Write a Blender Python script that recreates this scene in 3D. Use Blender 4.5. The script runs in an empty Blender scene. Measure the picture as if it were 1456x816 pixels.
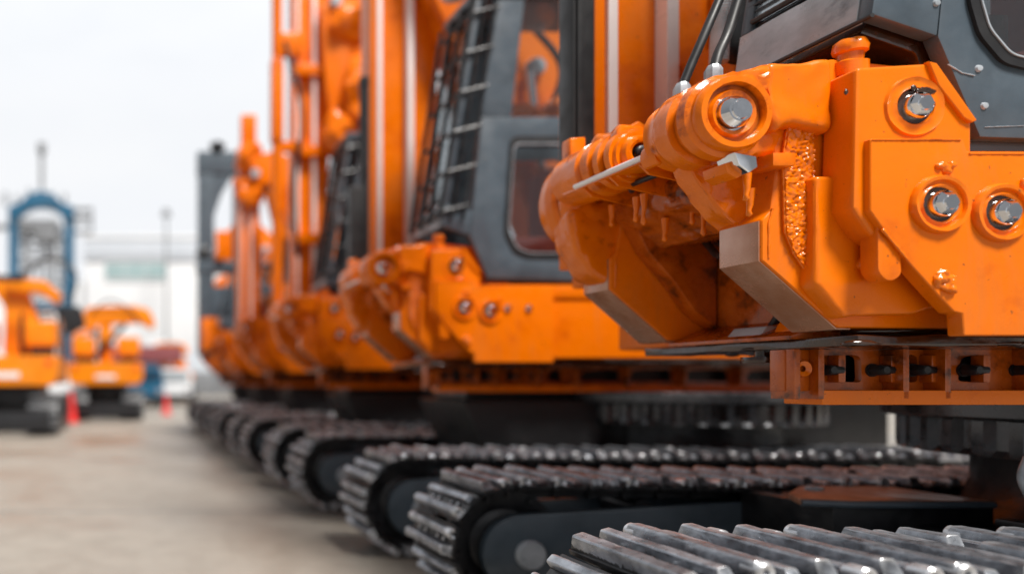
import bpy, bmesh, math, random
from mathutils import Vector, Matrix, noise
random.seed(7)
R = math.radians
S = bpy.context.scene
COL = S.collection
F = 973.0; VX = 180.0; VY = 542.0; H = 1.37
OR = Vector((4.35, 3.18, 0))       # base point of the nearest machine
PITCH = 3.3

# ------------------------------------------------------------ materials
def nt(name):
    m = bpy.data.materials.new(name); m.use_nodes = True
    t = m.node_tree; b = t.nodes['Principled BSDF']
    return m, t, b
def ramp(t, fac, stops):
    r = t.nodes.new('ShaderNodeValToRGB')
    e = r.color_ramp.elements
    e[0].position, e[0].color = stops[0][0], (*stops[0][1], 1)
    e[1].position, e[1].color = stops[-1][0], (*stops[-1][1], 1)
    for p, c in stops[1:-1]:
        x = e.new(p); x.color = (*c, 1)
    t.links.new(fac, r.inputs[0]); return r.outputs[0]
def noi(t, scale, detail=6, rough=.6, coord='Object', dist=0.0, stretch=None):
    c = t.nodes.new('ShaderNodeTexCoord'); n = t.nodes.new('ShaderNodeTexNoise')
    n.inputs['Scale'].default_value = scale; n.inputs['Detail'].default_value = detail
    n.inputs['Roughness'].default_value = rough; n.inputs['Distortion'].default_value = dist
    o = c.outputs[coord]
    if stretch:
        mp = t.nodes.new('ShaderNodeMapping'); mp.inputs['Scale'].default_value = stretch
        t.links.new(o, mp.inputs[0]); o = mp.outputs[0]
    t.links.new(o, n.inputs['Vector']); return n.outputs['Fac']
def bump(t, b, h, strength, dist=.01, prev=None):
    n = t.nodes.new('ShaderNodeBump'); n.inputs['Strength'].default_value = strength
    n.inputs['Distance'].default_value = dist
    t.links.new(h, n.inputs['Height'])
    if prev: t.links.new(prev, n.inputs['Normal'])
    t.links.new(n.outputs[0], b.inputs['Normal']); return n.outputs[0]
def mat(name, stops, scale=6, rough=(.3, .5), metal=0, coat=0, bumps=(), rscale=9, rdetail=6, coord='Object', spec=.5, stretch=None):
    m, t, b = nt(name)
    f = noi(t, scale, 8, .62, coord, 0, stretch)
    t.links.new(ramp(t, f, stops), b.inputs['Base Color'])
    g = noi(t, rscale, rdetail, .6, coord)
    t.links.new(ramp(t, g, [(.35, (rough[0],)*3), (.65, (rough[1],)*3)]), b.inputs['Roughness'])
    b.inputs['Metallic'].default_value = metal
    b.inputs['Specular IOR Level'].default_value = spec
    if coat:
        b.inputs['Coat Weight'].default_value = coat; b.inputs['Coat Roughness'].default_value = .06
    p = None
    for s, st, d in bumps:
        p = bump(t, b, noi(t, s, 4, .55, coord), st, d, p)
    return m
ORG = (.84, .178, .0006)
M = {}
M['orange'] = mat('orange_paint', [(.30, (.62, .105, .001)), (.42, (.80, .163, .0006)), (.62, ORG), (.80, (.86, .195, .001))], 2.5, (.22, .40), 0, .14, [(14, .25, .006), (90, .10, .002)], spec=.22)
M['cast'] = mat('orange_paint_over_casting', [(.30, (.34, .05, .001)), (.42, (.76, .155, .0006)), (.7, (.86, .188, .001))], 9, (.14, .28), 0, .3, [(10, .25, .010), (26, .3, .006), (80, .15, .002)], spec=.25)
M['yellow'] = mat('yellow_orange_paint', [(.3, (.78, .20, .002)), (.7, (.88, .27, .003))], 2, (.3, .5), 0, .1, spec=.25)
M['ring'] = mat('oiled_ring_steel', [(.3, (.035, .038, .043)), (.7, (.10, .105, .115))], 9, (.2, .4), .6, .3, [(40, .2, .002)])
M['slate'] = mat('slate_paint', [(.30, (.050, .068, .086)), (.5, (.066, .090, .114)), (.70, (.084, .110, .136)), (.80, (.19, .21, .23))], 5, (.28, .5), 0, .35, [(60, .12, .002)])
M['worn'] = mat('worn_grey_metal', [(.28, (.16, .18, .20)), (.42, (.36, .40, .44)), (.68, (.52, .56, .61))], 5, (.25, .45), .1, .15, [(30, .15, .002)], stretch=(1, 1, 1.5))
M['steel'] = mat('track_steel', [(.30, (.035, .035, .04)), (.40, (.11, .12, .14)), (.54, (.24, .26, .295)), (.70, (.42, .45, .50)), (.90, (.34, .33, .34))], 7, (.24, .46), .70, 0, [(22, .3, .004), (120, .2, .001)], rscale=30)
def add_wear_crevices():
    t = M['steel'].node_tree; b = t.nodes['Principled BSDF']
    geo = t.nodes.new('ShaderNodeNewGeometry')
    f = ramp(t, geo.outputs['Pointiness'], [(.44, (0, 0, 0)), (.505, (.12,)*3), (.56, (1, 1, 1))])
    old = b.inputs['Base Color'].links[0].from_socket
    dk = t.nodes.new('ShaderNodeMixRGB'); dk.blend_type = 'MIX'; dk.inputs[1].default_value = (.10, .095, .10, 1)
    t.links.new(ramp(t, geo.outputs['Pointiness'], [(.40, (0, 0, 0)), (.49, (1, 1, 1))]), dk.inputs[0]); t.links.new(old, dk.inputs[2])  # creases mixed towards a darker grey
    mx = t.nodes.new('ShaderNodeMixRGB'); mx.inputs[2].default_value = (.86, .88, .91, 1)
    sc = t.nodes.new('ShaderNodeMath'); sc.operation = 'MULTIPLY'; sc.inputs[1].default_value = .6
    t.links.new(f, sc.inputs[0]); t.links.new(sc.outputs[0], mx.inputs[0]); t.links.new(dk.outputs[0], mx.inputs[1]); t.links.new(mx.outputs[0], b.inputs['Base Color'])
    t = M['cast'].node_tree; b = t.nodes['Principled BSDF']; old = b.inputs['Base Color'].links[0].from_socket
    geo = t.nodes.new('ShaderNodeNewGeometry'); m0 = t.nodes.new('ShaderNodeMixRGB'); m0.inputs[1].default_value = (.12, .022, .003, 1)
    t.links.new(ramp(t, geo.outputs['Pointiness'], [(.40, (0, 0, 0)), (.485, (1, 1, 1))]), m0.inputs[0]); t.links.new(old, m0.inputs[2]); t.links.new(m0.outputs[0], b.inputs['Base Color'])  # concave areas mixed towards dark brown
    for nm in ('orange', 'yellow'):
        t = M[nm].node_tree; b = t.nodes['Principled BSDF']; old = b.inputs['Base Color'].links[0].from_socket
        c = ramp(t, noi(t, 38, 3, .5), [(.70, (0, 0, 0)), (.735, (.75,)*3)])
        m1 = t.nodes.new('ShaderNodeMixRGB'); m1.inputs[2].default_value = (.16, .05, .02, 1)
        t.links.new(c, m1.inputs[0]); t.links.new(old, m1.inputs[1])
        d = ramp(t, noi(t, 3.2, 9, .7, 'Object', .5, (1, 1, .35)), [(.52, (0, 0, 0)), (.78, (.42,)*3)])
        m2 = t.nodes.new('ShaderNodeMixRGB'); m2.inputs[2].default_value = (.42, .17, .06, 1)
        t.links.new(d, m2.inputs[0]); t.links.new(m1.outputs[0], m2.inputs[1]); t.links.new(m2.outputs[0], b.inputs['Base Color'])
M['iron'] = mat('black_iron', [(.35, (.008, .008, .010)), (.6, (.018, .019, .022)), (.8, (.04, .035, .03))], 9, (.3, .6), .2, .1, [(40, .3, .003)])
M['rubber'] = mat('black_rubber', [(.3, (.012, .012, .013)), (.7, (.02, .02, .022))], 12, (.35, .55))
M['chrome'] = mat('chrome', [(.3, (.72, .74, .77)), (.7, (.86, .87, .89))], 12, (.05, .16), 1, 0, [(50, .12, .002)])
M['rail'] = mat('polished_guide_steel', [(.3, (.84, .72, .70)), (.6, (.92, .86, .85)), (.8, (.86, .72, .68))], 3, (.25, .42), .1, .3, [(40, .08, .001)], stretch=(1, 1, .15))
M['rust'] = mat('rusted_plate', [(.3, (.10, .11, .12)), (.45, (.34, .16, .09)), (.65, (.46, .23, .14)), (.8, (.20, .19, .19))], 7, (.35, .6), .2, .1, [(40, .4, .003)])
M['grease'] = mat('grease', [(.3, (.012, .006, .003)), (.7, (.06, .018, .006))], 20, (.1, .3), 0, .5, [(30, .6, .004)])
M['white'] = mat('white_cladding', [(.3, (.68, .70, .73)), (.7, (.80, .81, .83))], .3, (.4, .6))
M['sheen_brown'] = mat('painted_reflection_brown', [(.3, (.30, .11, .05)), (.5, (.44, .20, .11)), (.7, (.56, .32, .22))], 3, (.16, .34), .25, .5, [(20, .12, .003)])  # ground reflection on the arm edges put into a pale brown colour
M['shade_orange'] = mat('orange_with_painted_shade', [(.34, (.10, .022, .004)), (.46, (.42, .075, .002)), (.7, (.56, .115, .003))], 9, (.14, .4), 0, .35, [(16, .35, .008)], spec=.4)  # darker orange: shade of cavity and lower frame put into the colour, oily mottling
M['pale'] = mat('pale_blue_cladding', [(.3, (.52, .56, .62)), (.7, (.60, .64, .70))], .3, (.4, .6))
M['blue'] = mat('blue_paint', [(.3, (.006, .06, .12)), (.7, (.012, .12, .23))], 1, (.3, .5))
M['red'] = mat('red_plastic', [(.3, (.70, .02, .02)), (.7, (.80, .035, .03))], 6, (.35, .5))
M['redpaint'] = mat('red_paint', [(.3, (.20, .05, .06)), (.7, (.28, .08, .08))], 2, (.35, .5))
M['grey'] = mat('grey_metal', [(.3, (.16, .17, .18)), (.7, (.28, .29, .31))], 2, (.4, .6), .3)
M['teal'] = mat('teal_window', [(.3, (.30, .42, .44)), (.7, (.38, .50, .51))], 1, (.1, .25))
M['navy'] = mat('navy_paint', [(.3, (.025, .045, .08)), (.7, (.05, .08, .13))], 2, (.3, .5))
M['seat'] = mat('red_seat_cloth', [(.3, (.30, .04, .03)), (.7, (.42, .07, .04))], 8, (.6, .8))
def glass_mat():
    m, t, b = nt('cab_glass')
    o = t.nodes['Material Output']
    tr = t.nodes.new('ShaderNodeBsdfTransparent'); tr.inputs[0].default_value = (.84, .87, .88, 1)
    gl = t.nodes.new('ShaderNodeBsdfGlossy'); gl.inputs['Roughness'].default_value = .03
    lw = t.nodes.new('ShaderNodeLayerWeight'); lw.inputs[0].default_value = .25
    r = t.nodes.new('ShaderNodeMath'); r.operation = 'MULTIPLY_ADD'; r.inputs[1].default_value = .6; r.inputs[2].default_value = .03
    t.links.new(lw.outputs['Fresnel'], r.inputs[0])
    mx = t.nodes.new('ShaderNodeMixShader')
    t.links.new(r.outputs[0], mx.inputs[0]); t.links.new(tr.outputs[0], mx.inputs[1]); t.links.new(gl.outputs[0], mx.inputs[2])
    t.links.new(mx.outputs[0], o.inputs[0]); return m
M['glass'] = glass_mat()
def ground_mat():
    m, t, b = nt('concrete_yard')
    a = noi(t, .35, 8, .6, 'Object', .4); c = noi(t, 3.0, 9, .7); d = noi(t, 40, 6, .7)
    ca = ramp(t, a, [(.30, (.235, .205, .17)), (.45, (.275, .245, .21)), (.6, (.305, .275, .24)), (.75, (.33, .30, .265))])
    cc = ramp(t, c, [(.3, (.70, .69, .67)), (.6, (1, 1, 1))])
    mm = t.nodes.new('ShaderNodeMixRGB'); mm.blend_type = 'MULTIPLY'; mm.inputs[0].default_value = .7
    t.links.new(ca, mm.inputs[1]); t.links.new(cc, mm.inputs[2])
    t.links.new(mm.outputs[0], b.inputs['Base Color'])
    t.links.new(ramp(t, a, [(.35, (.28,)*3), (.6, (.62,)*3)]), b.inputs['Roughness'])
    p = bump(t, b, c, .3, .02); bump(t, b, d, .4, .004, p)
    return m
M['ground'] = ground_mat()

add_wear_crevices()
# ------------------------------------------------------------ mesh helpers
def smooth(bm, ang=32):
    bm.normal_update(); a = R(ang)
    for f in bm.faces: f.smooth = True
    for e in bm.edges:
        e.smooth = len(e.link_faces) == 2 and e.calc_face_angle(0) < a
def obj(name, bms, m, parent=None, origin=None, ang=32):
    if not isinstance(bms, (list, tuple)): bms = [bms]
    me = bpy.data.meshes.new(name); out = bmesh.new()
    for b in bms:
        smooth(b, ang); tmp = bpy.data.meshes.new('t'); b.to_mesh(tmp); out.from_mesh(tmp); bpy.data.meshes.remove(tmp); b.free()
    o3 = Vector(origin) if origin is not None else OR
    bmesh.ops.translate(out, verts=out.verts, vec=-o3)
    out.to_mesh(me); out.free()
    me.materials.append(M[m] if isinstance(m, str) else m)
    o = bpy.data.objects.new(name, me); COL.objects.link(o)
    if parent is not None: o.parent = parent
    return o
def objs(name, bms, m, parent=None, origin=None, ang=32):
    return [obj(name, b, m, parent, origin, ang) for b in bms]
def bev(bm, w, seg=2, ang=25):
    if w <= 0: return bm
    bm.normal_update()
    es = [e for e in bm.edges if len(e.link_faces) == 2 and e.calc_face_angle(0) > R(ang)]
    bmesh.ops.bevel(bm, geom=es, offset=w, segments=seg, profile=.6, affect='EDGES', clamp_overlap=True)
    return bm
def prism(pts, y0, y1, b=.006, seg=2):
    bm = bmesh.new()
    v0 = [bm.verts.new((x, y0, z)) for x, z in pts]; v1 = [bm.verts.new((x, y1, z)) for x, z in pts]
    n = len(pts)
    bm.faces.new(v0); bm.faces.new(v1[::-1])
    for i in range(n): bm.faces.new((v0[i], v1[i], v1[(i+1) % n], v0[(i+1) % n]))
    bmesh.ops.recalc_face_normals(bm, faces=bm.faces)
    return bev(bm, b, seg)
def box(x0, x1, y0, y1, z0, z1, b=.006, seg=2):
    return prism([(x0, z0), (x1, z0), (x1, z1), (x0, z1)], y0, y1, b, seg)
def dice(bm, cuts=3):
    bmesh.ops.subdivide_edges(bm, edges=bm.edges, cuts=cuts, use_grid_fill=True); return bm
def remesh(bm, size, it=6):
    # split long edges until everything is finer than size
    bmesh.ops.triangulate(bm, faces=bm.faces)
    for _ in range(it):
        es = [e for e in bm.edges if e.calc_length() > size]
        if not es: break
        bmesh.ops.subdivide_edges(bm, edges=es, cuts=1)
        bmesh.ops.triangulate(bm, faces=[f for f in bm.faces if len(f.verts) > 3])
    return bm
def goop(bm, amp, sc, seed=0.0):
    bm.normal_update(); off = Vector((seed, seed*1.7, -seed))
    ds = [(v, v.normal*amp*noise.fractal(v.co*sc+off, 1.0, 2.0, 4)) for v in bm.verts]
    for v, d in ds: v.co += d
    return bm
def xf(bm, m):
    bmesh.ops.transform(bm, matrix=m, verts=bm.verts); return bm
def lathe(prof, cx, cz, seg=40, sx=1.0, sz=1.0):
    """prof: (radius, y) list, axis along Y"""
    bm = bmesh.new(); rings = []
    for r, y in prof:
        if r <= 1e-6: rings.append([bm.verts.new((cx, y, cz))])
        else: rings.append([bm.verts.new((cx+r*sx*math.cos(2*math.pi*i/seg), y, cz+r*sz*math.sin(2*math.pi*i/seg))) for i in range(seg)])
    for a, b in zip(rings, rings[1:]):
        for i in range(seg):
            j = (i+1) % seg
            if len(a) == 1 and len(b) == 1: continue
            if len(a) == 1: bm.faces.new((a[0], b[i], b[j]))
            elif len(b) == 1: bm.faces.new((a[i], a[j], b[0]))
            else: bm.faces.new((a[i], a[j], b[j], b[i]))
    bmesh.ops.recalc_face_normals(bm, faces=bm.faces)
    return bm
def lathe_z(prof, cx, cy, seg=48, rmod=None):
    bm = bmesh.new(); rings = []
    for r, z in prof:
        ring = []
        for i in range(seg):
            a = 2*math.pi*i/seg; rr = r if rmod is None else rmod(r, i, z)
            ring.append(bm.verts.new((cx+rr*math.cos(a), cy+rr*math.sin(a), z)))
        rings.append(ring)
    for a, b in zip(rings, rings[1:]):
        for i in range(seg):
            j = (i+1) % seg; bm.faces.new((a[i], a[j], b[j], b[i]))
    bm.faces.new(rings[0]); bm.faces.new(rings[-1])
    bmesh.ops.recalc_face_normals(bm, faces=bm.faces); return bm
def tube(pts, r, seg=12, caps=True, jit=0.0):
    pts = [Vector(p) for p in pts]; bm = bmesh.new(); rings = []
    up = Vector((0, 0, 1)) if abs((pts[-1]-pts[0]).normalized().z) < .8 else Vector((.2, 1, 0)).normalized()
    for i, p in enumerate(pts):
        d = (pts[min(i+1, len(pts)-1)]-pts[max(i-1, 0)]).normalized()
        s = d.cross(up)
        if s.length < .05: s = d.cross(Vector((1, 0, 0)))
        s.normalize(); u = s.cross(d).normalized()
        rr = (r[i] if isinstance(r, (list, tuple)) else r)*(1+random.uniform(-jit, jit))
        rings.append([bm.verts.new(p+(s*math.cos(2*math.pi*k/seg)+u*math.sin(2*math.pi*k/seg))*rr) for k in range(seg)])
    for a, b in zip(rings, rings[1:]):
        for k in range(seg): bm.faces.new((a[k], a[(k+1) % seg], b[(k+1) % seg], b[k]))
    if caps: bm.faces.new(rings[0]); bm.faces.new(rings[-1])
    bmesh.ops.recalc_face_normals(bm, faces=bm.faces); return bm
def densify(pts, step):
    out = [Vector(pts[0])]
    for a, b in zip(pts, pts[1:]):
        a, b = Vector(a), Vector(b); n = max(1, int((b-a).length/step))
        for i in range(1, n+1): out.append(a.lerp(b, i/n))
    return out
def bead(pts, r=.006, step=.008):
    return tube(densify(pts, step), r, 7, True, .35)
def curve(pts, n=10):
    """Catmull-Rom through the points"""
    P = [Vector(p) for p in pts]; P = [2*P[0]-P[1]]+P+[2*P[-1]-P[-2]]; out = []
    for i in range(1, len(P)-2):
        a, b, c, d = P[i-1:i+3]
        for k in range(n):
            t = k/n; out.append(.5*((2*b)+(c-a)*t+(2*a-5*b+4*c-d)*t*t+(3*b-a-3*c+d)*t**3))
    out.append(P[-2]); return out
def blob(c, s, n=3, amp=.3, sc=20, seed=0):
    bm = bmesh.new(); bmesh.ops.create_icosphere(bm, subdivisions=n, radius=1)
    xf(bm, Matrix.Translation(c) @ Matrix.Diagonal((*s, 1)))
    return goop(bm, amp*min(s), sc, seed)
def _ray(poly, c, a):
    d = (math.cos(a), math.sin(a)); best = None
    for i in range(len(poly)):
        x1, y1 = poly[i][0]-c[0], poly[i][1]-c[1]; x2, y2 = poly[(i+1) % len(poly)][0]-c[0], poly[(i+1) % len(poly)][1]-c[1]
        ex, ey = x2-x1, y2-y1; den = d[0]*ey-d[1]*ex
        if abs(den) < 1e-12: continue
        t = (x1*ey-y1*ex)/den; u = (x1*d[1]-y1*d[0])/den
        if t > 0 and -1e-6 <= u <= 1+1e-6 and (best is None or t > best): best = t
    return (c[0]+d[0]*best, c[1]+d[1]*best)
def ringplate(outer, inner, y0, y1, b=0.0):
    c = (sum(p[0] for p in inner)/len(inner), sum(p[1] for p in inner)/len(inner))
    an = sorted({round(math.atan2(p[1]-c[1], p[0]-c[0]), 5) for p in list(outer)+list(inner)})
    O = [_ray(outer, c, a) for a in an]; I = [_ray(inner, c, a) for a in an]; n = len(an)
    bm = bmesh.new()
    V = [[bm.verts.new((p[0], y, p[1])) for p in L] for L, y in ((O, y0), (I, y0), (I, y1), (O, y1))]
    for q in range(4):
        A, B = V[q], V[(q+1) % 4]
        for i in range(n): bm.faces.new((A[i], A[(i+1) % n], B[(i+1) % n], B[i]))
    bmesh.ops.recalc_face_normals(bm, faces=bm.faces); return bev(bm, b, 2, 40)
def rnd(poly, r, n=4):
    out = []; N = len(poly)
    for i in range(N):
        p = Vector(poly[i]); a = Vector(poly[i-1])-p; b = Vector(poly[(i+1) % N])-p
        q = min(r, a.length*.45, b.length*.45); A = p+a.normalized()*q; B = p+b.normalized()*q
        for k in range(n+1):
            t = k/n; v = A*(1-t)**2+p*2*t*(1-t)+B*t*t; out.append((v.x, v.y))
    return out
def XZ(px, py, Y): return ((px-VX)*Y/F, H+(VY-py)*Y/F)
def P3(px, py, Y): x, z = XZ(px, py, Y); return Vector((x, Y, z))
def empty(name, loc, label, cat, group=None, rz=0):
    o = bpy.data.objects.new(name, None); COL.objects.link(o); o.location = loc; o.rotation_euler = (0, 0, rz)
    o['label'] = label; o['category'] = cat
    if group: o['group'] = group
    return o
def hexbolt(cx, cz, y, r, depth=.03, hexa=True, seed=0):
    """bolt head facing the camera (-Y)"""
    n = 6 if hexa else 28
    bm = lathe([(0, y-depth), (r*.72, y-depth), (r*.93, y-depth*.72), (r, y-depth*.6), (r, y)], cx, cz, n)
    b2 = lathe([(0, y-.004), (r*1.08, y-.004), (r*1.12, y+.002), (r*1.12, y+.012)], cx, cz, 28)
    b3 = lathe([(0, y-depth-.004), (r*.55, y-depth-.004), (r*.6, y-depth)], cx, cz, 24)
    return [xf(bm, Matrix.Translation((0, 0, 0))), b2, b3]

# ------------------------------------------------------------ crawler tracks
ZC, RP = .425, .343
def track_path(x0, x1):
    """list of (pos, angle) on the plate plane; angle = outward normal"""
    a, b = x0+.425, x1-.425; L = b-a; P = 2*L+2*math.pi*RP; n = round(P/.2); out = []
    for i in range(n):
        s = (i+.5)*P/n
        if s < L: out.append(((a+s, ZC+RP-.006*math.sin(math.pi*s/L)*2), math.pi/2))
        elif s < L+math.pi*RP:
            t = math.pi/2-(s-L)/RP; out.append(((b+RP*math.cos(t), ZC+RP*math.sin(t)), t))
        elif s < 2*L+math.pi*RP: out.append(((b-(s-L-math.pi*RP), ZC-RP), -math.pi/2))
        else:
            t = -math.pi/2-(s-2*L-math.pi*RP)/RP; out.append(((a+RP*math.cos(t), ZC+RP*math.sin(t)), t))
    return out, P/n
def shoe_bm(v):
    rs = random.Random(100+v); W = .27
    parts = [box(-.094, .094, -W, W, -.012, .014, .004)]
    for k, x in enumerate((-.052, .050)):
        hgt = (.072, .048)[k] if v != 2 else (.066, .056)[k]
        wb, wt = (.033, .027)[k], (.025, .020)[k]
        segs = [(-W, W)] if v != 1 or k else [(-W, rs.uniform(-.02, .06)), (rs.uniform(.075, .095), W)]
        for y0, y1 in segs:
            e0 = rs.uniform(.004, .03); e1 = rs.uniform(.004, .03)
            b = prism([(x-wb, .008), (x+wb, .008), (x+wt, hgt*.90), (x+wt*.72, hgt), (x-wt*.72, hgt), (x-wt, hgt*.90)], y0, y1, .0015, 1)
            for q in b.verts:                     # sloping worn ends
                if q.co.y < y0+.02 and q.co.z > hgt*.6: q.co.y += e0
                if q.co.y > y1-.02 and q.co.z > hgt*.6: q.co.y -= e1
            parts.append(b)
        if (v == 0 and k == 0) or (v == 3 and k == 1):       # pin boss with a hole at the ends of the bar
            for sgn in (-1, 1):
                ys = sgn*W
                pr = [(.009, ys-sgn*.03), (.012, ys+sgn*.004), (.024, ys+sgn*.008), (.029, ys+sgn*.002), (.030, ys-sgn*.05), (.018, ys-sgn*.07)]
                parts.append(lathe(pr, x, hgt*.56, 20))
    # links/bolts on the plate
    for yy in (-.16, -.08, .08, .16):
        parts.append(lathe_z([(.012, .012), (.012, .024), (.008, .028)], 0, yy, 6))
    return parts
shoe_mesh = []
def get_shoe(v):
    while len(shoe_mesh) <= v:
        k = len(shoe_mesh); bms = shoe_bm(k)
        for b in bms:
            remesh(b, .03, 5); goop(b, .0035, 7, k*3.1); goop(b, .0012, 20, k*3.1); goop(b, .0006, 60, k)
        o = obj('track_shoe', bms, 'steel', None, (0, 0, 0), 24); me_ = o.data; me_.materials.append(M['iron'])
        for p_ in me_.polygons:
            if p_.center.z < .022: p_.material_index = 1
        shoe_mesh.append(me_); bpy.data.objects.remove(o)
    return shoe_mesh[v]
def make_track(root, x0, x1, yc, near=True):
    """crawler_track (chain) > track_shoe ...; plus frame, wheels. Coordinates relative to the root"""
    pts, pitch = track_path(x0, x1)
    a, b = x0+.425, x1-.425
    # chain links: closed band either side of the centre
    def band(r0, r1, y0, y1):
        n = 20; O = []; I = []
        for r, L in ((r1, O), (r0, I)):
            for k in range(n+1): t = math.pi/2+math.pi*k/n; L.append((a+r*math.cos(t), ZC+r*math.sin(t)))
            for k in range(n+1): t = -math.pi/2+math.pi*k/n; L.append((b+r*math.cos(t), ZC+r*math.sin(t)))
        bm = bmesh.new(); N = len(O)
        V = [[bm.verts.new((p[0], y, p[1])) for p in L] for L, y in ((O, y0), (I, y0), (I, y1), (O, y1))]
        for q in range(4):
            A, B = V[q], V[(q+1) % 4]
            for i in range(N): bm.faces.new((A[i], A[(i+1) % N], B[(i+1) % N], B[i]))
        bmesh.ops.recalc_face_normals(bm, faces=bm.faces); return bm
    ch = [band(.265, .328, yc-.12, yc-.07), band(.265, .328, yc+.07, yc+.12)]
    for (p, t) in pts:
        q = (p[0]-.055*math.cos(t), p[1]-.055*math.sin(t))
        ch.append(lathe([(0, yc-.14), (.024, yc-.14), (.024, yc+.14), (0, yc+.14)], q[0], q[1], 10))
    tr = obj('crawler_track', ch, 'iron', root)
    rest = []
    for i, (p, t) in enumerate(pts):
        mt = Matrix.Translation(Vector((p[0], yc, p[1]))) @ Matrix.Rotation(math.pi/2-t, 4, 'Y')
        tt = math.atan2(math.sin(t), math.cos(t))
        vis = (abs(tt-math.pi/2) < .02 and p[0] < 6.3) or (abs(tt) > math.pi/2+.02 and tt > 0) or (tt < -math.pi/2-.02 and tt > -math.pi*.99+.0) 
        v = random.choice((0, 1, 2, 3)) if i % 3 else 0
        me = get_shoe(v)
        if vis:
            o = bpy.data.objects.new('track_shoe', me); COL.objects.link(o); o.parent = tr
            mt2 = Matrix.Translation(-OR) @ mt
            o.matrix_basis = mt2 @ Matrix.Rotation(random.uniform(-.012, .012), 4, 'Z') @ Matrix.Rotation(random.uniform(-.015, .015), 4, 'X')
        else:
            bb = bmesh.new(); xx = box(-.094, .094, -.27, .27, -.012, .014, .003); yy = box(-.075, -.03, -.27, .27, .01, .06, .004); zz = box(.03, .072, -.27, .27, .01, .06, .004)
            for q in (xx, yy, zz): rest.append(xf(q, mt))
            bb.free()
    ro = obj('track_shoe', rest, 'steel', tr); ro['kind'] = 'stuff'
    # side frame
    yn = yc-.20
    top0, top1 = .60, .69
    A = [(a+.06+.235*math.cos(math.pi/2+math.pi*k/12), .385+.225*math.sin(math.pi/2+math.pi*k/12)) for k in range(13)]
    Bp = [(b-.25, .17), (b-.05, .30), (b-.05, .55), (b-.6, top1), (3.6, top1)]
    fr = [prism(A+Bp, yn-.035, yn+.03, .012), prism(A+Bp, yc+.16, yc+.22, .012), box(a+.5, b-.4, yn, yc+.18, .2, .56, .01)]
    fo = obj('track_frame', fr, 'slate', root)
    hub = [lathe([(.0, yn-.065), (.075, yn-.065), (.085, yn-.05), (.085, yn-.02)], a+.09, .385, 28)]
    obj('hub_cap', hub, 'worn', fo)
    # front idler with dark dished face and bolts, rear sprocket
    for cx, nm in ((a, 'idler_wheel'), (b, 'drive_sprocket')):
        w = lathe([(.0, yc-.155), (.12, yc-.155), (.2, yc-.13), (.255, yc-.15), (.318, yc-.15), (.325, yc-.13), (.27, yc-.11), (.27, yc+.11), (.325, yc+.13), (.318, yc+.15), (0, yc+.15)], cx, ZC, 40)
        bo = [w]
        for k in range(14):
            t = 2*math.pi*k/14+.2
            bo += [lathe([(0, yc-.178), (.014, yc-.178), (.017, yc-.172), (.017, yc-.145)], cx+.285*math.cos(t), ZC+.285*math.sin(t), 8)]
        wo = obj(nm, bo, 'iron', root)
    # lugs between frame and chain, carrier rollers on top
    for k in range(3):
        x = a+.8+k*(b-a-1.2)/2.3
        obj('carrier_roller', [lathe([(0, yc-.15), (.05, yc-.15), (.055, yc-.13), (.055, yc+.13), (0, yc+.13)], x, .635, 20), box(x-.05, x+.05, yc-.1, yc+.1, .55, .63, .008)], 'iron', root)
    for k in range(7):
        x = a+.45+k*(b-a-.7)/6.2
        obj('track_roller', lathe([(0, yc-.17), (.06, yc-.17), (.085, yc-.14), (.085, yc+.14), (0, yc+.14)], x, .17, 20), 'iron', root)
    return tr

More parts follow.
